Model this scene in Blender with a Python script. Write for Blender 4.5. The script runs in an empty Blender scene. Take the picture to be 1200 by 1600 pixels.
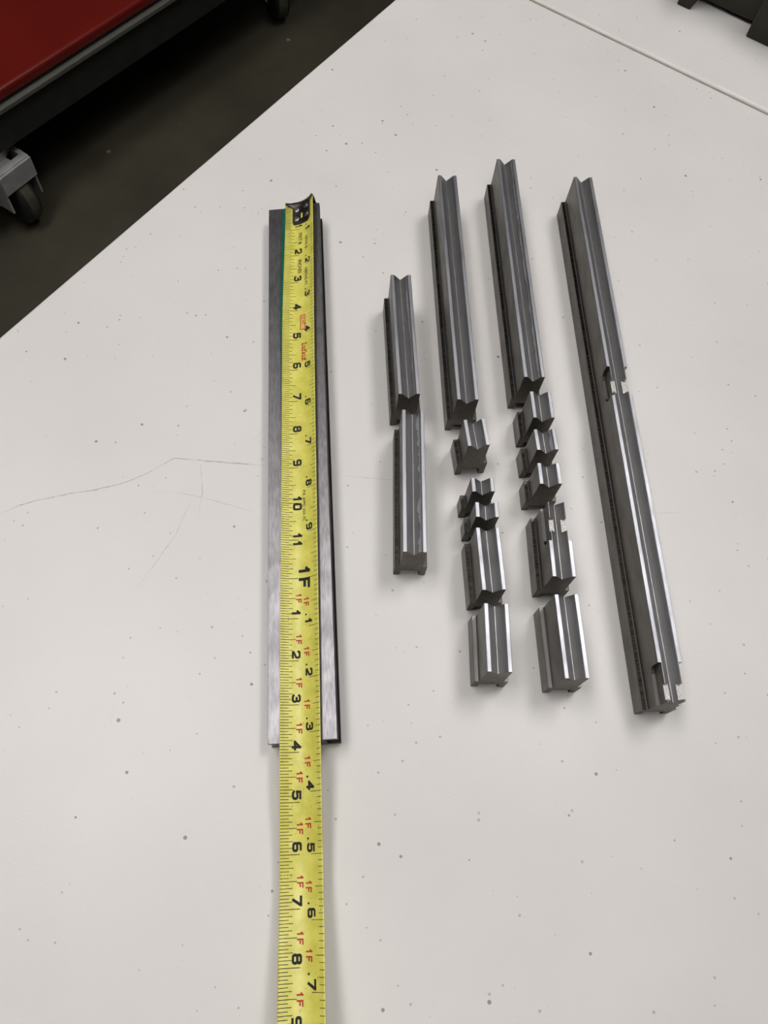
import bpy, bmesh, math, random
from mathutils import Vector, Matrix
random.seed(7)
SC = bpy.context.scene
COL = SC.collection
R = math.radians

# ------------------------------------------------------------------ camera
def make_camera():
    h, p, r, f = .4653, R(65.0), R(8.85), 1202.4
    F = Vector((0, math.cos(p), -math.sin(p)))
    X = Vector((1, 0, 0)); U = X.cross(F)
    X2 = X*math.cos(r) + U*math.sin(r)
    U2 = U*math.cos(r) - X*math.sin(r)
    c = bpy.data.cameras.new('camera')
    c.sensor_fit = 'VERTICAL'; c.sensor_height = 32.0
    c.lens = 32.0*f/1600.0
    c.clip_start = .01; c.clip_end = 60
    o = bpy.data.objects.new('camera', c)
    M = Matrix((X2, U2, -F)).transposed().to_4x4()
    M.translation = Vector((0, 0, h))
    o.matrix_world = M
    COL.objects.link(o)
    SC.camera = o
make_camera()

# ------------------------------------------------------------------ world and exposure
W = bpy.data.worlds.new('world'); SC.world = W
W.use_nodes = True
W.node_tree.nodes['Background'].inputs[0].default_value = (.9, .95, 1, 1)
W.node_tree.nodes['Background'].inputs[1].default_value = .05
vs = SC.view_settings
vs.view_transform = 'Standard'; vs.look = 'None'; vs.gamma = 1.0
vs.use_curve_mapping = False
vs.exposure = 0.0
LIGHT_A = 13.6      # emission of the ceiling light over the tape side
LIGHT_B = 15.4      # emission of the ceiling light over the far side
LIGHT_FILL = 6.2       # emission of the fill panel added behind the photographer
LIGHT_COL = (1.0, .98, .96, 1)

FLOOR_Z, CEIL_Z = -.74, 2.25

# ------------------------------------------------------------------ material helpers
def new_mat(name):
    m = bpy.data.materials.new(name); m.use_nodes = True
    nt = m.node_tree
    return m, nt, nt.nodes['Principled BSDF']
def N(nt, kind, **kw):
    n = nt.nodes.new(kind)
    for k, v in kw.items():
        if k.startswith('i_'): n.inputs[k[2:].replace('_', ' ')].default_value = v
        else: setattr(n, k, v)
    return n
def ramp(nt, stops):
    n = nt.nodes.new('ShaderNodeValToRGB')
    el = n.color_ramp.elements
    while len(el) < len(stops): el.new(.5)
    for e, (p, c) in zip(el, stops):
        e.position = p; e.color = c if len(c) == 4 else (*c, 1)
    return n
def obj_coord(nt, scale=(1, 1, 1), world=False):
    mp = N(nt, 'ShaderNodeMapping'); mp.inputs['Scale'].default_value = scale
    if world:
        g = N(nt, 'ShaderNodeNewGeometry'); nt.links.new(g.outputs['Position'], mp.inputs[0])
    else:
        t = N(nt, 'ShaderNodeTexCoord'); nt.links.new(t.outputs['Object'], mp.inputs[0])
    return mp.outputs[0]
def plain(name, col, rough=.5, metal=0.0, var=.08, scale=60, bump=0.0):
    m, nt, b = new_mat(name)
    v = obj_coord(nt)
    n = N(nt, 'ShaderNodeTexNoise'); n.inputs['Scale'].default_value = scale; n.inputs['Detail'].default_value = 5
    nt.links.new(v, n.inputs['Vector'])
    lo = tuple(max(0, c*(1-var)) for c in col); hi = tuple(min(1, c*(1+var)) for c in col)
    rp = ramp(nt, [(.3, lo), (.7, hi)])
    nt.links.new(n.outputs['Fac'], rp.inputs[0]); nt.links.new(rp.outputs[0], b.inputs['Base Color'])
    b.inputs['Roughness'].default_value = rough; b.inputs['Metallic'].default_value = metal
    if bump:
        bp = N(nt, 'ShaderNodeBump'); bp.inputs['Strength'].default_value = bump; bp.inputs['Distance'].default_value = .0005
        nt.links.new(n.outputs['Fac'], bp.inputs['Height']); nt.links.new(bp.outputs[0], b.inputs['Normal'])
    return m
def emit(name, col, s):
    m, nt, b = new_mat(name)
    b.inputs['Base Color'].default_value = (.8, .8, .8, 1)
    b.inputs['Emission Color'].default_value = col
    b.inputs['Emission Strength'].default_value = s
    return m
def steel(name, lo, hi, rough, rvar=.12, streak=(1500, 25, 1500), blotch=(.10, .075, .05), blot=.35, bump=.08, metal=1.0):
    """machined steel: fine streaks along the bar, soft oxide blotches, uneven gloss"""
    m, nt, b = new_mat(name)
    v = obj_coord(nt, streak, world=False)
    n1 = N(nt, 'ShaderNodeTexNoise'); n1.inputs['Scale'].default_value = 1.0; n1.inputs['Detail'].default_value = 4
    nt.links.new(v, n1.inputs['Vector'])
    r1 = ramp(nt, [(.3, lo), (.72, hi)]); nt.links.new(n1.outputs['Fac'], r1.inputs[0])
    v2 = obj_coord(nt, (90, 60, 90), world=True)
    n2 = N(nt, 'ShaderNodeTexNoise'); n2.inputs['Scale'].default_value = 1.0; n2.inputs['Detail'].default_value = 5
    nt.links.new(v2, n2.inputs['Vector'])
    r2 = ramp(nt, [(.5, (0, 0, 0)), (.75, (1, 1, 1))]); nt.links.new(n2.outputs['Fac'], r2.inputs[0])
    mx = N(nt, 'ShaderNodeMix', data_type='RGBA')
    mm = N(nt, 'ShaderNodeMath', operation='MULTIPLY'); mm.inputs[1].default_value = blot
    nt.links.new(r2.outputs[0], mm.inputs[0]); nt.links.new(mm.outputs[0], mx.inputs[0])
    nt.links.new(r1.outputs[0], mx.inputs[6]); mx.inputs[7].default_value = (*blotch, 1)
    nt.links.new(mx.outputs[2], b.inputs['Base Color'])
    mr = N(nt, 'ShaderNodeMapRange'); mr.inputs[1].default_value = .3; mr.inputs[2].default_value = .7
    mr.inputs[3].default_value = rough - rvar*.5; mr.inputs[4].default_value = rough + rvar*.5
    nt.links.new(n2.outputs['Fac'], mr.inputs[0]); nt.links.new(mr.outputs[0], b.inputs['Roughness'])
    b.inputs['Metallic'].default_value = metal
    bp = N(nt, 'ShaderNodeBump'); bp.inputs['Strength'].default_value = bump; bp.inputs['Distance'].default_value = .0002
    nt.links.new(n1.outputs['Fac'], bp.inputs['Height']); nt.links.new(bp.outputs[0], b.inputs['Normal'])
    return m

def table_material():
    m, nt, b = new_mat('white_table_plastic')
    v = obj_coord(nt, world=True)
    n = N(nt, 'ShaderNodeTexNoise'); n.inputs['Scale'].default_value = 9; n.inputs['Detail'].default_value = 6
    nt.links.new(v, n.inputs['Vector'])
    base = ramp(nt, [(.3, (.662, .638, .620)), (.7, (.708, .684, .667))])
    nt.links.new(n.outputs['Fac'], base.inputs[0])
    # small dark specks, two sizes
    prev = base.outputs[0]
    for sc, th, seed, col in ((75, .10, 0.0, (.19, .17, .16)), (150, .15, 3.7, (.40, .37, .35)), (25, .030, 9.1, (.14, .13, .12))):
        mp = N(nt, 'ShaderNodeMapping'); mp.inputs['Location'].default_value = (seed, seed*.7, 0); mp.inputs['Scale'].default_value = (1, 1, 0)
        nt.links.new(v, mp.inputs[0])
        vo = N(nt, 'ShaderNodeTexVoronoi', feature='F1'); vo.inputs['Scale'].default_value = sc
        nt.links.new(mp.outputs[0], vo.inputs['Vector'])
        sep = N(nt, 'ShaderNodeSeparateColor'); nt.links.new(vo.outputs['Color'], sep.inputs[0])
        # only some cells carry a speck, of uneven size
        t = N(nt, 'ShaderNodeMath', operation='MULTIPLY'); t.inputs[1].default_value = th
        pw = N(nt, 'ShaderNodeMath', operation='POWER'); pw.inputs[1].default_value = 2.2
        nt.links.new(sep.outputs[0], pw.inputs[0]); nt.links.new(pw.outputs[0], t.inputs[0])
        lt = N(nt, 'ShaderNodeMath', operation='SUBTRACT'); nt.links.new(t.outputs[0], lt.inputs[0]); nt.links.new(vo.outputs['Distance'], lt.inputs[1])
        mr = N(nt, 'ShaderNodeMapRange'); mr.inputs[1].default_value = 0; mr.inputs[2].default_value = th*.2; mr.inputs[4].default_value = .85
        nt.links.new(lt.outputs[0], mr.inputs[0])
        mx = N(nt, 'ShaderNodeMix', data_type='RGBA')
        nt.links.new(mr.outputs[0], mx.inputs[0]); nt.links.new(prev, mx.inputs[6]); mx.inputs[7].default_value = (*col, 1)
        prev = mx.outputs[2]
    nt.links.new(prev, b.inputs['Base Color'])
    b.inputs['Roughness'].default_value = .42
    n3 = N(nt, 'ShaderNodeTexNoise'); n3.inputs['Scale'].default_value = 700; n3.inputs['Detail'].default_value = 3
    nt.links.new(v, n3.inputs['Vector'])
    bp = N(nt, 'ShaderNodeBump'); bp.inputs['Strength'].default_value = .12; bp.inputs['Distance'].default_value = .0004
    nt.links.new(n3.outputs['Fac'], bp.inputs['Height']); nt.links.new(bp.outputs[0], b.inputs['Normal'])
    return m
def floor_material():
    m, nt, b = new_mat('stained_concrete')
    v = obj_coord(nt, world=True)
    n = N(nt, 'ShaderNodeTexNoise'); n.inputs['Scale'].default_value = 3.5; n.inputs['Detail'].default_value = 8; n.inputs['Roughness'].default_value = .65
    nt.links.new(v, n.inputs['Vector'])
    rp = ramp(nt, [(.3, (.034, .030, .019)), (.5, (.047, .041, .026)), (.75, (.068, .060, .040))])
    nt.links.new(n.outputs['Fac'], rp.inputs[0])
    vo = N(nt, 'ShaderNodeTexVoronoi'); vo.inputs['Scale'].default_value = 9
    nt.links.new(v, vo.inputs['Vector'])
    r2 = ramp(nt, [(.035, (1, 1, 1)), (.05, (0, 0, 0))]); nt.links.new(vo.outputs['Distance'], r2.inputs[0])
    mx = N(nt, 'ShaderNodeMix', data_type='RGBA'); nt.links.new(r2.outputs[0], mx.inputs[0])
    nt.links.new(rp.outputs[0], mx.inputs[6]); mx.inputs[7].default_value = (.2, .18, .15, 1)
    nt.links.new(mx.outputs[2], b.inputs['Base Color'])
    b.inputs['Roughness'].default_value = .6
    return m
def blade_material():
    """yellow lacquer with faint scuffs, dirt and small dark flecks"""
    m, nt, b = new_mat('yellow_blade_lacquer')
    v = obj_coord(nt, (1, 1, 1))
    n = N(nt, 'ShaderNodeTexNoise'); n.inputs['Scale'].default_value = 130; n.inputs['Detail'].default_value = 6
    nt.links.new(v, n.inputs['Vector'])
    rp = ramp(nt, [(.3, (.60, .55, .085)), (.6, (.72, .67, .135)), (.8, (.76, .71, .20))])
    nt.links.new(n.outputs['Fac'], rp.inputs[0])
    mp = N(nt, 'ShaderNodeMapping'); mp.inputs['Scale'].default_value = (1, .45, 1); nt.links.new(v, mp.inputs[0])
    n2 = N(nt, 'ShaderNodeTexNoise'); n2.inputs['Scale'].default_value = 900; n2.inputs['Detail'].default_value = 2
    nt.links.new(mp.outputs[0], n2.inputs['Vector'])
    r2 = ramp(nt, [(.68, (0, 0, 0)), (.76, (1, 1, 1))]); nt.links.new(n2.outputs['Fac'], r2.inputs[0])
    mm = N(nt, 'ShaderNodeMath', operation='MULTIPLY'); mm.inputs[1].default_value = .6; nt.links.new(r2.outputs[0], mm.inputs[0])
    mx = N(nt, 'ShaderNodeMix', data_type='RGBA'); nt.links.new(mm.outputs[0], mx.inputs[0])
    nt.links.new(rp.outputs[0], mx.inputs[6]); mx.inputs[7].default_value = (.18, .15, .05, 1)
    nt.links.new(mx.outputs[2], b.inputs['Base Color'])
    b.inputs['Roughness'].default_value = .38
    bp = N(nt, 'ShaderNodeBump'); bp.inputs['Strength'].default_value = .25; bp.inputs['Distance'].default_value = .0003
    nt.links.new(n.outputs['Fac'], bp.inputs['Height']); nt.links.new(bp.outputs[0], b.inputs['Normal'])
    return m

M = {}
M['table'] = table_material()
M['floor'] = floor_material()
M['blade'] = blade_material()
M['side'] = steel('dark_steel_side', (.115, .107, .095), (.175, .166, .148), .42, blot=.4, bump=.05)
M['end'] = steel('sawn_steel_end', (.085, .077, .066), (.15, .138, .12), .50, streak=(500, 500, 500), blotch=(.13, .085, .05), blot=.4, bump=.2)
M['groove'] = steel('ground_steel_groove', (.27, .265, .265), (.33, .325, .325), .52, blot=.2, bump=.04)
M['land'] = steel('bright_ground_land', (.31, .315, .34), (.42, .425, .455), .43, blot=.12, bump=.08)
M['scuff'] = steel('scuffed_steel', (.50, .50, .51), (.68, .68, .70), .55, blot=.2)
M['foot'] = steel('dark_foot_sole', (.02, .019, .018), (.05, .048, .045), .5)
M['lip'] = steel('milled_lip_top', (.022, .021, .019), (.11, .105, .095), .40, streak=(60, 1500, 60), blot=.1, bump=.25)
M['flat'] = steel('ground_steel_face', (.15, .144, .151), (.235, .228, .238), .42, rvar=.10, streak=(900, 140, 900), blotch=(.14, .13, .13), blot=.6, bump=.12)
M['milled'] = steel('rough_milled_floor', (.35, .345, .33), (.62, .61, .59), .55, streak=(900, 900, 900), blot=.1, bump=.5)
M['black_ink'] = plain('black_ink', (.009, .008, .007), .75, var=.2, scale=900)
M['red_ink'] = plain('red_ink', (.46, .025, .018), .7, var=.15, scale=900)
M['pink_ink'] = plain('pink_ink', (.74, .46, .13), .6, var=.08, scale=900)
M['green'] = plain('green_edge_reflection', (.004, .115, .078), .4, var=.15, scale=300)  # blade underside as mirrored in the bar, painted on a strip
M['hook'] = steel('worn_black_hook', (.09, .083, .078), (.19, .175, .165), .40, streak=(400, 400, 400), blot=.2, bump=.1)
M['rivet'] = steel('rivet_steel', (.22, .21, .205), (.32, .31, .30), .45, streak=(300, 300, 300), blot=.3)
M['scratch'] = plain('scratch_grime', (.50, .455, .43), .6, var=.3, scale=500)
M['seam'] = plain('seam_grime', (.20, .165, .115), .7, var=.35, scale=120)
M['red_paint'] = plain('red_cart_paint', (.155, .009, .006), .33, var=.08, scale=8)
M['grey_trim'] = plain('grey_trim', (.10, .10, .085), .5, var=.1, scale=30)
M['black_frame'] = plain('black_frame_paint', (.018, .019, .017), .55, var=.2, scale=30)
M['green_paint'] = plain('green_case_paint', (.085, .14, .045), .5, var=.1, scale=20)
M['caster_grey'] = plain('caster_zinc', (.42, .41, .41), .42, metal=.35, var=.15, scale=40)
M['rubber'] = plain('black_rubber', (.013, .014, .016), .55, var=.2, scale=60)
M['tread'] = plain('worn_tread', (.055, .052, .035), .7, var=.25, scale=60)
M['dark_iron'] = plain('dark_olive_iron', (.026, .024, .014), .45, metal=.4, var=.25, scale=50)
M['wall'] = plain('painted_wall', (.24, .235, .22), .8, var=.04, scale=3)
M['ceiling'] = plain('ceiling_paint', (.45, .445, .43), .8, var=.03, scale=3)
M['white_metal'] = plain('white_enamel', (.75, .75, .73), .4, var=.03, scale=10)
M['leg_grey'] = plain('grey_leg_enamel', (.25, .25, .25), .4, metal=.3, var=.06, scale=20)

# ------------------------------------------------------------------ object helpers
def link(name, me, parent=None):
    o = bpy.data.objects.new(name, me); COL.objects.link(o)
    if parent is not None: o.parent = parent
    return o
def empty(name, loc=(0, 0, 0), rot=(0, 0, 0)):
    o = link(name, None); o.location = loc; o.rotation_euler = rot
    o.empty_display_size = .02
    return o
def tag(o, label, cat, group=None):
    o['label'] = label; o['category'] = cat
    if group: o['group'] = group
    return o
def struct(o, label=None):
    o['kind'] = 'structure'
    if label: o['label'] = label
    return o
def mesh_from(name, bm, mats, smooth=False):
    bmesh.ops.recalc_face_normals(bm, faces=bm.faces)
    me = bpy.data.meshes.new(name); bm.to_mesh(me); bm.free()
    for m in (mats if isinstance(mats, (list, tuple)) else [mats]): me.materials.append(m)
    if smooth:
        for p in me.polygons: p.use_smooth = True
    return me
def box_bm(bm, x0, x1, y0, y1, z0, z1, bev=0, seg=2, mi=0):
    vs_ = [bm.verts.new((x, y, z)) for z in (z0, z1) for y in (y0, y1) for x in (x0, x1)]
    fs = [(0, 2, 3, 1), (4, 5, 7, 6), (0, 1, 5, 4), (2, 6, 7, 3), (0, 4, 6, 2), (1, 3, 7, 5)]
    faces = [bm.faces.new([vs_[i] for i in f]) for f in fs]
    for f in faces: f.material_index = mi
    if bev:
        es = list({e for f in faces for e in f.edges})
        bmesh.ops.bevel(bm, geom=es, offset=bev, segments=seg, affect='EDGES', profile=.5)
    return bm
def box(name, x0, x1, y0, y1, z0, z1, mat, parent=None, bev=0, seg=2):
    bm = bmesh.new(); box_bm(bm, x0, x1, y0, y1, z0, z1, bev, seg)
    return link(name, mesh_from(name, bm, mat), parent)
def prism_bm(bm, prof, y0, y1, midx=None, mi_end=0):
    """profile in x,z (metres) extruded along y; midx(k) is the material of side k"""
    a = [bm.verts.new((x, y0, z)) for x, z in prof]; b = [bm.verts.new((x, y1, z)) for x, z in prof]
    n = len(prof)
    f = bm.faces.new(a); f.material_index = mi_end
    f = bm.faces.new(b[::-1]); f.material_index = mi_end
    for i in range(n):
        j = (i+1) % n
        f = bm.faces.new((a[i], b[i], b[j], a[j]))
        f.material_index = midx(i) if midx else 0
def cyl_bm(bm, c, axis, r, h, seg=24, r2=None, mi=0):
    axis = Vector(axis).normalized(); q = axis.to_track_quat('Z', 'Y')
    r2 = r if r2 is None else r2
    A = [bm.verts.new(Vector(c) + q @ Vector((r*math.cos(t), r*math.sin(t), 0))) for t in [2*math.pi*i/seg for i in range(seg)]]
    B = [bm.verts.new(Vector(c) + q @ Vector((r2*math.cos(t), r2*math.sin(t), h))) for t in [2*math.pi*i/seg for i in range(seg)]]
    fs = [bm.faces.new(A[::-1]), bm.faces.new(B)]
    for i in range(seg):
        j = (i+1) % seg
        fs.append(bm.faces.new((A[i], A[j], B[j], B[i])))
    for f in fs: f.material_index = mi
def lathe_bm(bm, prof, axis='X', seg=40, mi=None):
    """profile (r, t): rotate around the axis, closed loop of profile points"""
    rings = []
    for i in range(seg):
        t = 2*math.pi*i/seg
        rings.append([bm.verts.new((h, r*math.cos(t), r*math.sin(t))) for r, h in prof])
    n = len(prof)
    for i in range(seg):
        a, b = rings[i], rings[(i+1) % seg]
        for k in range(n):
            f = bm.faces.new((a[k], a[(k+1) % n], b[(k+1) % n], b[k]))
            f.smooth = True
            if mi: f.material_index = mi(k)

# ------------------------------------------------------------------ room shell
def room():
    x0, x1, y0, y1 = -3.2, 3.2, -2.6, 4.2
    t = .1
    struct(box('floor', x0, x1, y0, y1, FLOOR_Z-t, FLOOR_Z, M['floor']), 'dark stained brown concrete shop floor')
    struct(box('ceiling', x0, x1, y0, y1, CEIL_Z, CEIL_Z+t, M['ceiling']), 'pale painted shop ceiling')
    struct(box('wall_left', x0-t, x0, y0, y1, FLOOR_Z, CEIL_Z, M['wall']), 'plain painted shop wall')
    struct(box('wall_right', x1, x1+t, y0, y1, FLOOR_Z, CEIL_Z, M['wall']), 'plain painted shop wall')
    struct(box('wall_back', x0-t, x1+t, y1, y1+t, FLOOR_Z, CEIL_Z, M['wall']), 'plain painted shop wall')
    struct(box('wall_front', x0-t, x1+t, y0-t, y0, FLOOR_Z, CEIL_Z, M['wall']), 'plain painted shop wall')
room()

def ceiling_light(x, y, w, l, strength, label, rz=0):
    t = empty('ceiling_light', (x, y, CEIL_Z), (0, 0, rz))
    tag(t, label, 'ceiling light', 'fluorescent ceiling lights')
    hw, hl = w/2, l/2
    bm = bmesh.new()
    box_bm(bm, -hw-.03, hw+.03, -hl-.03, -hl, -.07, .0)
    box_bm(bm, -hw-.03, hw+.03, hl, hl+.03, -.07, .0)
    box_bm(bm, -hw-.03, -hw, -hl, hl, -.07, .0)
    box_bm(bm, hw, hw+.03, -hl, hl, -.07, .0)
    link('housing', mesh_from('housing', bm, M['white_metal']), t)
    m = emit('light_diffuser', LIGHT_COL, strength)
    box('diffuser', -hw, hw, -hl, hl, -.06, -.05, m, t)
ceiling_light(-.80, .35, .50, 1.30, LIGHT_A, 'fluorescent ceiling panel above the tape measure')
ceiling_light(.66, .98, .45, 1.05, LIGHT_B, 'fluorescent ceiling panel above the far table seam')
ceiling_light(.35, -1.05, .50, 1.20, LIGHT_FILL, 'added ceiling fill panel beyond the loose end of the tape')  # unseen panel added to brighten the block channels and end faces

# ------------------------------------------------------------------ folding table
TU = Vector((.448, .894, 0)).normalized()          # along the table's long edge
TV = Vector((TU.y, -TU.x, 0))                       # across the table
TC = Vector((-.0262, .8375, 0))                     # where the seam meets the edge
TANG = math.atan2(-TU.x, TU.y)                      # local y = TU, local x = TV
def table():
    t = empty('folding_table', (TC.x, TC.y, FLOOR_Z), (0, 0, TANG))
    tag(t, 'white plastic folding table with a seam across its middle, speckled and scratched', 'table')
    L, Wd, g, th = 1.22, .76, .0017, .045
    top = -FLOOR_Z
    for y0, y1 in ((-L, -g), (g, L)):
        bm = bmesh.new(); box_bm(bm, 0, Wd, y0, y1, top-th, top, .0028, 3)
        me = mesh_from('tabletop_half', bm, M['table'])
        link('tabletop_half', me, t)
    box('seam_groove', .001, Wd-.001, -.004, .004, top-th+.006, top-.0026, M['seam'], t)
    for y in (-.95, .95):
        for x in (.10, .66):
            bm = bmesh.new(); cyl_bm(bm, (x, y, 0), (0, 0, 1), .014, top-th, 20)
            link('leg', mesh_from('leg', bm, M['leg_grey'], True), t)
        bm = bmesh.new(); cyl_bm(bm, (.10, y, .12), (1, 0, 0), .011, .56, 16)
        link('leg_brace', mesh_from('leg_brace', bm, M['leg_grey'], True), t)
    return t
TABLE = table()
TINV = (Matrix.Translation((TC.x, TC.y, FLOOR_Z)) @ Matrix.Rotation(TANG, 4, 'Z')).inverted()
def scratch(pts, w):
    """thin grimy scratch lying in the table surface (world points)"""
    P = []
    for (a, b) in zip(pts[:-1], pts[1:]):
        a, b = Vector((*a, 0)), Vector((*b, 0)); n = max(2, int((b-a).length/.004))
        for i in range(n): P.append(a.lerp(b, i/n))
    P.append(Vector((*pts[-1], 0)))
    bm = bmesh.new(); pr = None
    for i, p in enumerate(P):
        d = (P[min(i+1, len(P)-1)] - P[max(i-1, 0)]).normalized(); nn = Vector((-d.y, d.x, 0))
        p = p + nn*random.uniform(-1, 1)*.00022
        ww = w*random.uniform(.25, 1.0)*min(1, .15+i/6, .15+(len(P)-1-i)/6)
        q = [bm.verts.new(TINV @ (p + nn*ww*s + Vector((0, 0, .00006)))) for s in (-.5, .5)]
        if pr: bm.faces.new((pr[0], q[0], q[1], pr[1]))
        pr = q
    link('scratch', mesh_from('scratch', bm, M['scratch']), TABLE)
SCRATCHES = [
    ([(-0.2439, 0.1737), (-0.2341, 0.1814), (-0.2235, 0.1874), (-0.2049, 0.1953), (-0.1896, 0.2008), (-0.1784, 0.2062), (-0.171, 0.2103), (-0.1596, 0.2191), (-0.1457, 0.2325), (-0.1144, 0.235), (-0.0821, 0.2378)], 0.0011),
    ([(-0.0304, 0.2389), (0.014, 0.2427)], 0.0007),
    ([(-0.1587, 0.2048), (-0.1403, 0.208), (-0.1229, 0.2072), (-0.0834, 0.2026)], 0.0005),
    ([(-0.1268, 0.2056), (-0.1305, 0.1784), (-0.1402, 0.1522), (-0.1473, 0.1339)], 0.0005),
    ([(-0.0966, 0.2544), (-0.0885, 0.2715)], 0.0006),
    ([(-0.1275, 0.2312), (-0.1211, 0.2104), (-0.1198, 0.1908)], 0.001),
    ([(0.1751, 0.2456), (0.2018, 0.2516)], 0.0007),
]

# ------------------------------------------------------------------ V-groove die sections
a_, H_, b_, hl_ = .0072, .0399, .0102, .0147
CH = .0075            # height of the channel under the body
FT = .0042           # width of a foot
VH, VD = .0049, .0052   # half width and depth of the V
LD = .0008
xk = VH*(1 - LD/VD)
BODY = [(-a_, CH), (a_, CH), (a_, H_-LD), (xk, H_-LD), (.00013, H_-VD), (-.00013, H_-VD), (-xk, H_-LD), (-a_, H_-LD)]
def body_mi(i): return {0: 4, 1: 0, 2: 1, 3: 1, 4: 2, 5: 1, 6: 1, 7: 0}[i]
LANDP = [(-a_, H_-LD), (-xk, H_-LD), (-VH+.0004, H_-.00035), (-VH-.00005, H_), (-a_+.0002, H_), (-a_, H_-.0002)]
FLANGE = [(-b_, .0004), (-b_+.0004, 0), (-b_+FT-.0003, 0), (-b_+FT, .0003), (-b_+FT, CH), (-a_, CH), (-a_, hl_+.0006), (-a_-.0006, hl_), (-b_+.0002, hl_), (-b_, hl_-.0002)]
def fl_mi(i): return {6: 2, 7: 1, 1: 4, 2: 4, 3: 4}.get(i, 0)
def mirror(p): return [(-x, z) for x, z in p]

def boolean_cut(o, cutters):
    for c in cutters:
        md = o.modifiers.new('cut', 'BOOLEAN'); md.operation = 'DIFFERENCE'; md.solver = 'EXACT'; md.object = c
        md.material_mode = 'TRANSFER'
    dg = bpy.context.evaluated_depsgraph_get(); dg.update()
    me = bpy.data.meshes.new_from_object(o.evaluated_get(dg))
    o.modifiers.clear(); o.data = me

def die_section(label, x, y, yaw, L, cut=None, rot=None, loc=None, bright=False, lip='lip', scuff=0):
    t = empty('die_section')
    t.location = loc if loc else (x, y, 0)
    t.rotation_euler = rot if rot else (0, 0, R(yaw))
    tag(t, label, 'metal block' if L < .06 else 'metal bar', 'V-groove steel die sections')
    side = M['flat'] if bright else M['side']
    parts = []
    bm = bmesh.new(); prism_bm(bm, BODY, 0, L, body_mi, 3)
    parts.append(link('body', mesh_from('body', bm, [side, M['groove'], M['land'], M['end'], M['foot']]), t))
    for s in (1, -1):
        p = LANDP if s > 0 else mirror(LANDP)
        bm = bmesh.new(); prism_bm(bm, p, 0, L, lambda i: 1 if i in (0, 5) else 0, 2)
        parts.append(link('land', mesh_from('land', bm, [M['land'], side, M['end']]), t))
        parts[-1]['label'] = 'bright ground land along the groove'
        p = FLANGE if s > 0 else mirror(FLANGE)
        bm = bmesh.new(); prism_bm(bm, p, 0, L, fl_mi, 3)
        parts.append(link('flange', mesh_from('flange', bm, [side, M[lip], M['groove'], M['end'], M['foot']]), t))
    if scuff:       # ragged bright ground edge along the upper part of one groove wall
        bm = bmesh.new(); pr = None; k = int(L/.0011); d = .35
        def wall(u): return Vector((.00013+(xk-.00013)*u - .00003, 0, H_-VD+(VD-LD)*u + .00004))
        for i in range(k+1):
            d = max(.0, min(1, d+random.uniform(-.35, .35)))
            lo = wall(1-(.10+.42*scuff*d)); hi = wall(1.0)
            y_ = .0006+(L-.0012)*i/k
            q = [bm.verts.new((p.x, y_, p.z)) for p in (lo, hi)]
            if pr: bm.faces.new((pr[0], q[0], q[1], pr[1]))
            pr = q
        sc = link('scuff', mesh_from('scuff', bm, M['scuff']), t); sc['label'] = 'ragged brighter strip on the groove wall'
    if cut:
        cs = []
        for (kind, y0, y1, r0, r1) in cut:
            bm = bmesh.new()
            if kind == 'top':       # flat recess across the lands and the groove walls
                box_bm(bm, -.02, .02, y0, y1, H_-.0029, H_+.01)
                cs.append(link('cutter', mesh_from('cutter', bm, M['milled'])))
            else:                   # pocket in both sides with rounded lower corners
                zb = H_-.0112; rr = .0042
                for s in (-1, 1):
                    b2 = bmesh.new()
                    pts = []
                    def corner(cy, cz, a0, a1):
                        for k in range(7):
                            t_ = a0+(a1-a0)*k/6; pts.append((cy+rr*math.cos(t_), cz+rr*math.sin(t_)))
                    if r0: corner(y0+rr, zb+rr, math.pi, 1.5*math.pi)
                    else: pts.append((y0, zb))
                    if r1: corner(y1-rr, zb+rr, 1.5*math.pi, 2*math.pi)
                    else: pts.append((y1, zb))
                    pts += [(y1, H_+.01), (y0, H_+.01)]
                    xa, xb = s*.0052, s*.02
                    A = [b2.verts.new((xa, py, pz)) for py, pz in pts]; B = [b2.verts.new((xb, py, pz)) for py, pz in pts]
                    b2.faces.new(A); b2.faces.new(B[::-1])
                    for i in range(len(pts)):
                        j = (i+1) % len(pts); f = b2.faces.new((A[i], B[i], B[j], A[j]))
                        if abs(pts[i][1]-zb) < 1e-6 and abs(pts[j][1]-zb) < 1e-6: f.material_index = 1
                    cs.append(link('cutter', mesh_from('cutter', b2, [M['end'], M['groove']])))
                bm.free()
        for c in cs:
            c.matrix_world = Matrix.Translation(t.location) @ t.rotation_euler.to_matrix().to_4x4()
        bpy.context.view_layer.update()
        for p in parts:
            if p.name.startswith('flange'): continue
            boolean_cut(p, cs)
        for c in cs: bpy.data.objects.remove(c)
    return t

# row of two beside the tape
die_section('medium-length V-groove steel bar with a black end face behind another bar of its length', .00448, .28600, 10.74, .10035, scuff=.5)
die_section('medium-length V-groove steel bar with scuffed groove, its brown sawn end face in the open', .02200, .17557, 7.84, .09929, scuff=1)
# row of six headed by a long bar
die_section('long V-groove steel bar between the medium bar and the other long bar', .04336, .28876, 9.96, .20335)
die_section('small steel V-block standing by itself in front of the long bar, slightly turned', .05360, .25537, 14.22, .01943)
die_section('very thin steel V-block slice between the slightly turned small block and another thin slice', .05942, .22294, 10.04, .00945)
die_section('very thin steel V-block slice pushed up against a short V-block in its row', .06335, .20597, 8.56, .00973)
die_section('short steel V-block between a thin slice and the block closing its row', .07117, .15959, 10.44, .03980)
die_section('short steel V-block closing the row with the two thin slices', .07834, .11156, 7.66, .03998, lip='groove')
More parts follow.
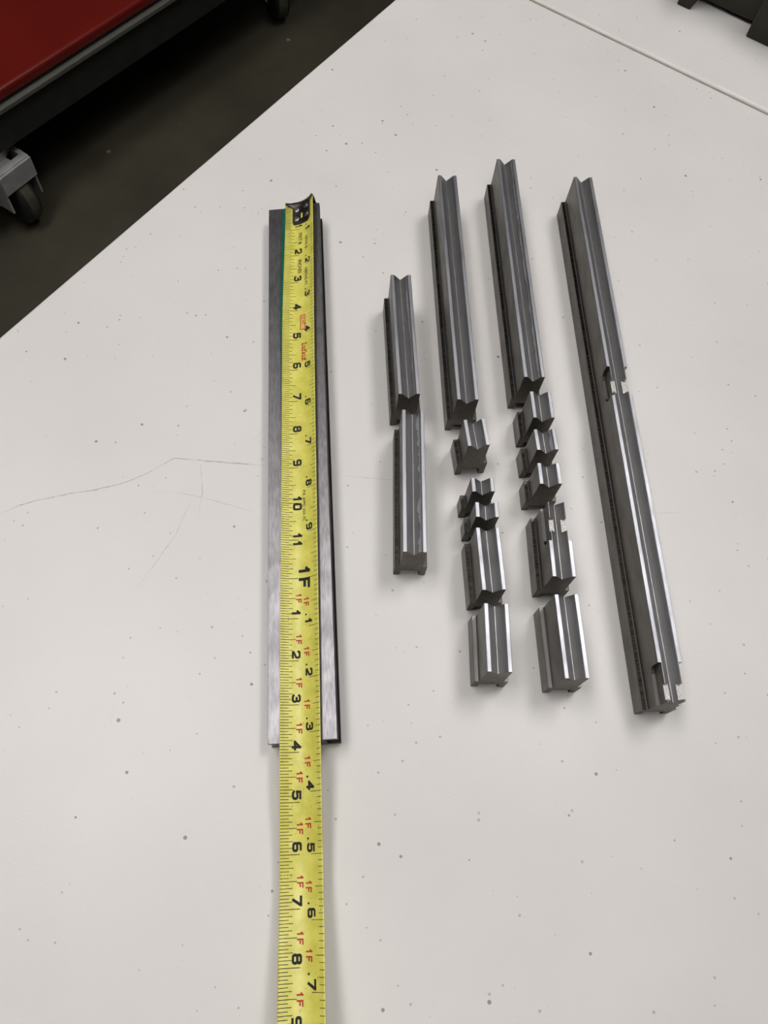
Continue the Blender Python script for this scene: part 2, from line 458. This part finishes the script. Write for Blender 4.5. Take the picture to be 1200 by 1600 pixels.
# row headed by the second long bar
die_section('short unnotched steel V-block next to the notched block, closing its row', .12222, .11476, 9.55, .04950, lip='groove')
die_section('short steel V-block with side pockets and two bright milled notches in its top', .11237, .17478, 8.40, .04928,
            cut=[('side', .0232, .055, True, False), ('top', .0299, .0384, 0, 0)])
die_section('small steel V-block directly in front of the long bar, larger than the next two', .09439, .28384, 10.02, .02026)
die_section('small steel V-block sandwiched between two other small V-blocks', .09812, .26016, 11.43, .01513, scuff=.7)
die_section('small steel V-block next to the block with bright milled notches', .10138, .23573, 9.72, .01464)
die_section('long V-groove steel bar between the other long bar and the notched full-length bar', .08631, .31482, 9.66, .20460, scuff=.4)
# full-length bars
die_section('full-length V-groove steel bar with a pocketed notch midway and another at its end', .17894, .11039, 9.32, .40491,
            cut=[('side', .2033, .2266, True, True), ('top', .2066, .2166, 0, 0), ('side', -.01, .0222, False, True), ('top', .0012, .0102, 0, 0)])
# the bar on its side under the tape
BYAW = R(11.5); BA = -R(90) - math.atan2(b_-a_, H_-hl_)
rotm = Matrix.Rotation(BYAW, 3, 'Z') @ Matrix.Rotation(BA, 3, 'Y')
zlow = -( -a_*(-math.sin(BA)) + H_*math.cos(BA))
die_section('full-length steel bar lying on its side under the yellow tape measure', 0, 0, 0, .4028,
            rot=rotm.to_euler(), loc=(-.0049, .0649, zlow), bright=True, lip='side')

# ------------------------------------------------------------------ tape measure
TYAW = .1895
TD = Vector((-math.sin(TYAW), math.cos(TYAW), 0)); TX = Vector((math.cos(TYAW), math.sin(TYAW), 0))
T12 = Vector((-.0549, .1533, 0))
BW, THETA = .0250, R(38)
BR = BW/(2*THETA)
def sm(t): t = max(0, min(1, t)); return t*t*(3-2*t)
def blade_frame(n):
    s = (12-n)*.0254
    if n > 15: s = (12-15)*.0254 - (n-15)*.0254*1.024
    roll = R(13) + R(3)*(1-sm((n-6)/10)) + R(11)*(1-sm(n/5.0))
    zc = .0183 + .0017*(1-max(0, min(1, (n-6)/10))) + .0026*(1-sm(n/6.0))
    if n > 15.9: zc += -.0080*sm((n-15.9)/2.8) + .0030*max(0, n-18.2)**1.5
    lat = .0112 + .0018*(1-sm(n/5.0))
    return T12 + TD*s + TX*lat + Vector((0, 0, zc)), roll
def blade(n, w, off=0.0):
    c, roll = blade_frame(n)
    th = THETA - R(9)*sm((n-15.5)/5); br = BW/(2*th)
    t = -th + 2*th*w
    lx, lz = br*math.sin(t), br*(1-math.cos(t))
    nx, nz = -math.sin(t), math.cos(t)
    lx += nx*off; lz += nz*off
    X = lx*math.cos(roll) - lz*math.sin(roll); Z = lx*math.sin(roll) + lz*math.cos(roll)
    return c + TX*X + Vector((0, 0, Z))

TAPE = empty('tape_measure', tuple(T12))
tag(TAPE, 'yellow steel measuring tape blade with black hook laid along the steel bar', 'tape measure')
TAPE_INV = Matrix.Translation(-T12)
def tape_mesh(name, bm, mats, smooth=False, parent=TAPE):
    bmesh.ops.transform(bm, matrix=TAPE_INV, verts=bm.verts)
    return link(name, mesh_from(name, bm, mats, smooth), parent)
N_END = 24.5
def strip_bm(bm, n0, n1, w0, w1, off, th, dn=.25, kw=18):
    kn = max(1, int(math.ceil((n1-n0)/dn)))
    g = [[[bm.verts.new(blade(n0+(n1-n0)*i/kn, w0+(w1-w0)*j/kw, o)) for j in range(kw+1)] for i in range(kn+1)] for o in (off, off-th)]
    for i in range(kn):
        for j in range(kw):
            bm.faces.new((g[0][i][j], g[0][i+1][j], g[0][i+1][j+1], g[0][i][j+1]))
            bm.faces.new((g[1][i][j], g[1][i][j+1], g[1][i+1][j+1], g[1][i+1][j]))
        for j in (0, kw):
            bm.faces.new((g[0][i][j], g[1][i][j], g[1][i+1][j], g[0][i+1][j]))
    for i in (0, kn):
        for j in range(kw):
            bm.faces.new((g[0][i][j], g[0][i][j+1], g[1][i][j+1], g[1][i][j]))
bm = bmesh.new(); strip_bm(bm, 0.02, N_END, 0, 1, 0, .0003)
tape_mesh('blade', bm, M['blade'], True)
# green strip added for the blade underside's reflection in the bar, near the hook
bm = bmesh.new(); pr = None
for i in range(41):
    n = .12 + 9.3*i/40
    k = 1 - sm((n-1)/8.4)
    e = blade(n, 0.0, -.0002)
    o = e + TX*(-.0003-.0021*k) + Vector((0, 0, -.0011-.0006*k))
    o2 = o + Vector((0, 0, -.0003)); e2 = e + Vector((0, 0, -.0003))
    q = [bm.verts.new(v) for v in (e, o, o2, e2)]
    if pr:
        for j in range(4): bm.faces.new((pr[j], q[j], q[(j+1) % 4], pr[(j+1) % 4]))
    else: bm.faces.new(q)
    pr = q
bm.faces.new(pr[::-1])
tape_mesh('green_reflection_strip', bm, M['green'])

# graduations
def quad(bm, n0, n1, w0, w1, off=.00008, k=4):
    for i in range(k):
        a, b = w0+(w1-w0)*i/k, w0+(w1-w0)*(i+1)/k
        bm.faces.new([bm.verts.new(blade(n, w, off)) for n, w in ((n0, a), (n1, a), (n1, b), (n0, b))])
bm = bmesh.new()
tw = .0062
i = 3
while i/32 < 22:
    n = i/32
    if i % 2 and n > 1.0: i += 1; continue
    if i % 32 == 0: l, t = .44, tw*1.15
    elif i % 16 == 0: l, t = .38, tw
    elif i % 8 == 0: l, t = .30, tw
    elif i % 4 == 0: l, t = .28, tw
    elif i % 2 == 0: l, t = .205, tw
    else: l, t = .15, tw*.7
    if n < .95: l = min(l, .2)
    quad(bm, n-t, n+t, .004, l)
    i += 1
tape_mesh('inch_graduations', bm, M['black_ink'])['kind'] = 'stuff'
bm = bmesh.new()
for i in range(9, 185):
    n = i*.12
    if n > 22: break
    l = .31 if i % 10 == 0 else (.22 if i % 5 == 0 else .135)
    quad(bm, n-tw*.9, n+tw*.9, 1-l, .997)
tape_mesh('decimal_graduations', bm, M['black_ink'])['kind'] = 'stuff'

# numerals, built from thick strokes on a unit cell (x along the reading direction, y up)
def arc(cx, cy, rx, ry, a0, a1, k=6): return [(cx+rx*math.cos(R(a0+(a1-a0)*i/k)), cy+ry*math.sin(R(a0+(a1-a0)*i/k))) for i in range(k+1)]
r_ = .2
GL = {
 '0': [arc(.2, .8, r_, r_, 180, 90, 3)+arc(.6, .8, r_, r_, 90, 0, 3)+arc(.6, .2, r_, r_, 0, -90, 3)+arc(.2, .2, r_, r_, -90, -180, 3)+[(0, .8)]],
 '1': [[(.12, .72), (.38, 1.0), (.38, 0)]],
 '2': [arc(.2, .8, r_, r_, 190, 90, 4)+arc(.6, .8, r_, r_, 90, 0, 4)+arc(.58, .62, .22, .2, 0, -60, 3)+[(.03, .12), (.03, 0), (.82, 0)]],
 '3': [[(0, .84)]+arc(.2, .84, .16, .16, 140, 90, 2)+arc(.58, .78, r_, .22, 90, -90, 6)+[(.3, .55)], [(.3, .53)]+arc(.58, .27, .23, .27, 90, -90, 6)+arc(.2, .16, .2, .16, -90, -180, 3)],
 '4': [[(.62, 0), (.62, 1), (0, .3), (.85, .3)]],
 '5': [[(.76, 1), (.06, 1), (.02, .54), (.5, .6)]+arc(.54, .3, .26, .3, 90, -90, 6)+[(.2, 0), (0, .12)]],
 '6': [[(.72, 1.0)]+arc(.2, .8, r_, r_, 90, 180, 3)+arc(.2, .2, r_, r_, 180, 270, 3)+arc(.6, .2, r_, r_, -90, 0, 3)+arc(.6, .34, r_, .17, 0, 90, 3)+[(.05, .51)]],
 '7': [[(0, 1), (.8, 1), (.74, .82), (.28, 0)]],
 '8': [arc(.2, .78, .18, .22, 180, 90, 3)+arc(.6, .78, .18, .22, 90, -90, 5)+[(.2, .54)]+arc(.2, .78, .18, .22, -90, -180, 3), arc(.2, .26, .2, .27, 180, 90, 3)+arc(.6, .26, .2, .27, 90, -90, 5)+arc(.2, .26, .2, .27, -90, -180, 3)],
 '9': [[(.08, .0)]+arc(.6, .2, r_, r_, -90, 0, 3)+arc(.6, .8, r_, r_, 0, 90, 3)+arc(.2, .8, r_, r_, 90, 180, 3)+arc(.2, .66, r_, .17, 180, 270, 3)+[(.75, .49)]],
 'L': [[(0, .03), (.5, .03), (.6, .2)], [(.18, 0), (.18, 1)], [(0, 1), (.36, 1)]],
 'u': [[(0, .62), (.14, .62), (.14, .12), (.3, .02), (.5, .1)], [(.42, .62), (.56, .62), (.56, 0), (.7, 0)]],
 'f': [[(.18, 0), (.18, .86), (.3, 1), (.48, .95)], [(0, .62), (.42, .62)], [(.02, 0), (.36, 0)]],
 'k': [[(0, 1), (.15, 1), (.15, 0)], [(.6, .62), (.2, .3)], [(.32, .36), (.64, 0)], [(.0, 0), (.3, 0)]],
 'i': [[(0, .62), (.16, .62), (.16, 0)], [(.16, .88), (.16, .96)], [(0, 0), (.32, 0)]],
 'n': [[(0, .62), (.14, .62), (.14, 0)], [(.14, .5), (.36, .64), (.52, .5), (.52, 0)], [(0, 0), (.28, 0)], [(.42, 0), (.66, 0)]],
 'F': [[(0, 0), (0, 1), (.75, 1)], [(0, .5), (.62, .5)]],
 '.': [[(.05, -.12), (.05, .16)]],
}
ADV = {'1': .72, '.': .42, 'L': .55, 'u': .68, 'f': .42, 'k': .6, 'i': .32, 'n': .66}
def glyph(bm, ch, n0, w0, sx, sy, th):
    """sx, sy: inches along and width fraction up, per unit; th stroke in units"""
    if ch in '235689': th *= .93
    for line in GL[ch]:
        for (p, q) in zip(line[:-1], line[1:]):
            p, q = Vector(p), Vector(q); d = q-p
            if d.length < 1e-5: continue
            d.normalize(); nn = Vector((-d.y, d.x))*th/2
            e = th/2 if ch in '1457F' else th*.32
            p2, q2 = p-d*e, q+d*e
            if ch == '.': p2, q2 = p, q; nn = nn*.75
            k = max(1, int((q2-p2).length/.25))
            for i in range(k):
                s, t = p2.lerp(q2, i/k), p2.lerp(q2, (i+1)/k)
                bm.faces.new([bm.verts.new(blade(n0+v.x*sx, w0+v.y*sy, .00012)) for v in (s+nn, s-nn, t-nn, t+nn)])
def numeral(txt, n_start, w0, hgt, wid, mat, th=.32, gap=.48, name='numeral'):
    bm = bmesh.new(); n = n_start
    for ch in txt:
        glyph(bm, ch, n, w0+hgt*th/2, wid, hgt*(1-th), th)
        n += wid*(ADV.get(ch, .8)+gap)
    return tape_mesh(name, bm, mat)
def text_len(txt, wid, gap): return sum(wid*(ADV.get(c, .8)+gap) for c in txt)-wid*gap
BK, RD = M['black_ink'], M['red_ink']
for n in range(1, 23):
    k = n % 12
    if n == 12:
        numeral('1F', 12-.27, .43, .33, .25, BK, th=.30, gap=.5); continue
    s = str(k)
    w = .172 if n > 1 else .105
    h0, w0 = (.26, .29) if n < 12 else (.235, .262)
    if len(s) == 2: numeral(s, n-text_len(s, w, .48)/2, w0, h0, w, BK)
    else: numeral(s, n-.055-w*ADV.get(s, .8)-.02, w0, h0, w, BK)
    if n > 12: pass
for n in range(12, 22):
    numeral('1F', n+.5-.105, .37, .15, .105, RD, th=.27, gap=.55)
for i in range(1, 19):
    n = i*1.2
    d = i % 10
    if d: numeral('.'+str(d), n-.045-text_len('.'+str(d), .155, .30)-.02, .635 if i < 10 else .59, .21, .16, BK, gap=.30)
    if i >= 11 or i == 10: numeral('1F', n+.6-.1, .56, .15, .10, RD, th=.27, gap=.55)

def small_text(txt, n_start, w0, height_w, mat, bold=.012, stretch=1.0, name='printed_text'):
    cu = bpy.data.curves.new('printed_text', 'FONT'); cu.body = txt; cu.size = 1.0; cu.offset = bold; cu.resolution_u = 6
    o = bpy.data.objects.new('tmp', cu); COL.objects.link(o)
    dg = bpy.context.evaluated_depsgraph_get(); dg.update()
    me = bpy.data.meshes.new_from_object(o.evaluated_get(dg))
    bpy.data.objects.remove(o)
    bm = bmesh.new(); bm.from_mesh(me); bpy.data.meshes.remove(me)
    k = height_w/.7           # cap height is about .7
    kin = k*BW/.0254*stretch
    for v in bm.verts:
        v.co = blade(n_start + v.co.x*kin, w0 + v.co.y*k, .00012)
    return tape_mesh(name, bm, mat)
small_text('FEET &', 1.16, .42, .105, BK)
small_text('INCHES', 2.17, .42, .105, BK)
small_text('10THS &', 1.34, .64, .095, BK, stretch=1.0)
small_text('100THS FT.', 2.52, .64, .095, BK, stretch=1.05)
numeral('Lufkin', 5.14, .55, .17, .135, RD, th=.19, gap=.2, name='printed_text')
small_text('P.R. APPD 25A 7C', 9.66, .56, .075, BK, stretch=1.05)
bm = bmesh.new(); quad(bm, 4.19, 4.66, .525, .655, .00008)
tape_mesh('length_badge', bm, M['pink_ink'])
bm = bmesh.new()
quad(bm, 4.17, 4.68, .51, .53, .0001); quad(bm, 4.17, 4.68, .65, .67, .0001); quad(bm, 4.17, 4.195, .51, .67, .0001); quad(bm, 4.655, 4.68, .51, .67, .0001)
tape_mesh('badge_border', bm, RD)
small_text('25 FT.', 4.22, .548, .085, RD)

# hook: curved plate riveted on the blade, with the down-turned end
def hook():
    bm = bmesh.new()
    kn, kw = 26, 24
    n0, n1, w0, w1 = -.06, .82, .22, .86
    def keep(n, w):
        u = (w-w0)/(w1-w0)
        if n > .62:      # rounded lower end
            lim = math.sqrt(max(0, 1-((n-.62)/.235)**2)); lo, hi = .5-.5*(.55+.45*lim), .5+.5*(.3+.7*lim)
            if u < lo*.7 or u > hi: return False
        if abs(w-.53) < .042 and .38 < n < .60: return False
        return True
    V = {}
    def v(i, j, l):
        if (i, j, l) not in V: V[i, j, l] = bm.verts.new(blade(n0+(n1-n0)*i/kn, w0+(w1-w0)*j/kw, .0009 if l else .0002))
        return V[i, j, l]
    cells = {(i, j) for i in range(kn) for j in range(kw) if keep(n0+(n1-n0)*(i+.5)/kn, w0+(w1-w0)*(j+.5)/kw)}
    for (i, j) in cells:
        bm.faces.new((v(i, j, 1), v(i+1, j, 1), v(i+1, j+1, 1), v(i, j+1, 1)))
        bm.faces.new((v(i, j, 0), v(i, j+1, 0), v(i+1, j+1, 0), v(i+1, j, 0)))
        for di, dj, A, B in ((-1, 0, (i, j), (i, j+1)), (1, 0, (i+1, j), (i+1, j+1)), (0, -1, (i, j), (i+1, j)), (0, 1, (i, j+1), (i+1, j+1))):
            if (i+di, j+dj) not in cells:
                bm.faces.new((v(*A, 1), v(*B, 1), v(*B, 0), v(*A, 0)))
    hk = tape_mesh('hook', bm, M['hook'])
    # down-turned end: follows the cupped section, flares past the blade and drops
    bm = bmesh.new(); rows = []
    prof = [(.15, .0011, 0), (.09, .0014, 0), (.04, .0016, 0), (-.04, .0012, -.0002), (-.10, .0004, -.0014), (-.135, 0, -.0036), (-.145, 0, -.0065), (-.15, 0, -.0105)]
    kk = 20
    for side in (0, 1):
        for (nn, off, dz) in prof:
            row = []
            for j in range(kk+1):
                u = j/kk
                k = sm((.15-nn)/.14)
                lo, hi = .22-.23*k, .86+.15*k
                w = lo+(hi-lo)*u
                p = blade(nn, w, off) + Vector((0, 0, dz))
                if dz < -.001: p = p + TX*(.0034*(u-.15)*(-dz/.009)) - Vector((0, 0, .004*u*u*(-dz/.0105)))
                if side: p = p - TD*.0008*(1 if dz < -.0005 else .3) - Vector((0, 0, .0007 if dz > -.001 else .0))
                row.append(bm.verts.new(p))
            rows.append(row)
    m = len(prof)
    for base in (0, m):
        for i in range(m-1):
            for j in range(kk):
                bm.faces.new((rows[base+i][j], rows[base+i+1][j], rows[base+i+1][j+1], rows[base+i][j+1]))
    for i in range(m-1):
        for j in (0, kk): bm.faces.new((rows[i][j], rows[i+1][j], rows[m+i+1][j], rows[m+i][j]))
    for i in (0, m-1):
        for j in range(kk): bm.faces.new((rows[i][j], rows[i][j+1], rows[m+i][j+1], rows[m+i][j]))
    tape_mesh('hook_lip', bm, M['hook'], parent=TAPE)
    for (n, w) in ((.27, .345), (.63, .345), (.24, .71), (.58, .73)):
        bm = bmesh.new()
        c = blade(n, w, .0006); up = (blade(n, w, .002) - blade(n, w, .0)).normalized()
        cyl_bm(bm, c, up, .0023, .0010, 24)
        cyl_bm(bm, c+up*.0010, up, .0023, .0005, 24, r2=.0014)
        tape_mesh('rivet', bm, M['rivet'])
hook()

# ------------------------------------------------------------------ dark iron fixture across the seam
def iron_fixture():
    o = Vector((.2123, .8179, 0))
    t = empty('iron_fixture', (o.x, o.y, 0), (0, 0, TANG))   # local x = TV along, local y = TU away
    tag(t, 'dark olive iron frame with blocky feet standing beyond the table seam', 'metal frame')
    box('beam', .004, .34, .018, .05, .004, .085, M['dark_iron'], t, .0015)
    box('top_rail', -.004, .35, .012, .060, .085, .105, M['dark_iron'], t, .002)
    bm = bmesh.new(); box_bm(bm, -.002, .0125, .0, .055, 0, .09, .001); link('foot', mesh_from('foot', bm, M['dark_iron']), t)
    bm = bmesh.new(); box_bm(bm, .0735, .125, -.001, .052, 0, .092, .0015); f = link('foot', mesh_from('foot', bm, M['dark_iron']), t)
    bm = bmesh.new(); box_bm(bm, .29, .335, -.001, .052, 0, .092, .0015); link('foot', mesh_from('foot', bm, M['dark_iron']), t)
    # ring boss around a bore on the broad foot's front
    bm = bmesh.new(); lathe_bm(bm, [(.0085, -.002), (.0125, -.002), (.0125, .003), (.0115, .004), (.0095, .004), (.0085, .003)], seg=32)
    bmesh.ops.rotate(bm, verts=bm.verts, cent=(0, 0, 0), matrix=Matrix.Rotation(-math.pi/2, 3, 'Z'))
    bmesh.ops.translate(bm, verts=bm.verts, vec=(.0985, -.001, .030))
    link('bore_ring', mesh_from('bore_ring', bm, M['dark_iron']), f)
    bm = bmesh.new(); cyl_bm(bm, (.0985, -.0014, .030), (0, 1, 0), .0086, .006, 28)
    link('bore', mesh_from('bore', bm, M['black_frame']), f)
iron_fixture()

# ------------------------------------------------------------------ red shop cart on casters
def cart():
    p0, p1 = Vector((-.7585, 1.1085, 0)), Vector((-.557, 1.468, 0))   # the deck's edge on plan
    d = (p1-p0).normalized(); ang = math.atan2(-d.x, d.y)     # local y along the edge, local x towards the table
    base = p0 - d*.32
    t = empty('shop_cart', (base.x, base.y, FLOOR_Z), (0, 0, ang))
    tag(t, 'red steel shop cart with black skirt on swivel casters standing on the floor', 'cart')
    L, Wd, zt = 1.30, .70, .275
    bm = bmesh.new(); box_bm(bm, -Wd, 0, 0, L, zt-.022, zt, .006, 3); link('deck', mesh_from('deck', bm, M['red_paint']), t)
    box('trim', -Wd-.006, .007, -.007, L+.007, zt-.036, zt-.027, M['grey_trim'], t, .0015)
    box('skirt', -Wd+.004, -.004, .004, L-.004, zt-.105, zt-.022, M['black_frame'], t, .002)
    zs = zt-.105
    def caster(x, y, turn):
        c = empty('caster', (x, y, 0), (0, 0, turn)); c.parent = t
        del_ = c
        bm = bmesh.new(); box_bm(bm, -.05, .05, -.012, .068, zs-.008, zs, .002)
        cyl_bm(bm, (0, 0, zs-.022), (0, 0, 1), .026, .015, 24)
        link('mounting_plate', mesh_from('mounting_plate', bm, M['caster_grey']), c)
        # fork: crown with a slot, front apron and two cheeks
        bm = bmesh.new()
        z1 = zs-.022
        box_bm(bm, -.038, .038, -.050, -.036, z1-.006, z1, .001)
        box_bm(bm, -.038, .038, -.012, .040, z1-.006, z1, .001)
        box_bm(bm, -.038, .008, -.036, -.012, z1-.006, z1, .0)
        box_bm(bm, .028, .038, -.036, -.012, z1-.006, z1, .0)
        box_bm(bm, -.038, -.034, -.050, .040, .062, z1-.003, .001)
        box_bm(bm, .034, .038, -.050, .040, .062, z1-.003, .001)
        box_bm(bm, -.038, .038, -.055, -.050, z1-.042, z1-.002, .001)
        link('fork', mesh_from('fork', bm, M['caster_grey']), c)
        bm = bmesh.new()
        lathe_bm(bm, [(.018, -.020), (.050, -.020), (.0595, -.016), (.0625, -.010), (.0625, .010), (.0595, .016), (.050, .020), (.018, .020)], seg=44, mi=lambda k: 1 if k == 3 else 0)
        bmesh.ops.translate(bm, verts=bm.verts, vec=(0, -.004, .0625))
        link('wheel', mesh_from('wheel', bm, [M['rubber'], M['tread']]), c)
        bm = bmesh.new(); cyl_bm(bm, (-.038, -.004, .0625), (1, 0, 0), .008, .076, 16)
        link('axle', mesh_from('axle', bm, M['caster_grey']), c)
        return c
    caster(-.040, .277, R(93))
    caster(-.085, L-.19, R(60))
    caster(-Wd+.08, .20, R(20))
    caster(-Wd+.08, L-.17, R(-30))
    g = empty('green_case', (0, 0, 0), (0, 0, ang))
    return t, base, d, ang, zt, g
cart_info = cart()
def green_case():
    t, base, d, ang, zt, g = cart_info
    nrm = Vector((math.cos(ang), math.sin(ang), 0))
    p = base + d*.47 - nrm*.335
    g.location = (p.x, p.y, FLOOR_Z+zt)
    tag(g, 'green case standing on the red shop cart', 'case')
    box('case_body', -.22, 0, -.16, .22, 0, .07, M['green_paint'], g, .004)
    box('case_lid', -.222, .002, -.162, .222, .072, .10, M['green_paint'], g, .004)
    box('latch', .001, .006, .01, .05, .055, .085, M['caster_grey'], g, .001)
green_case()

# scratches on the table, last
for pts, w in SCRATCHES: scratch(pts, w)
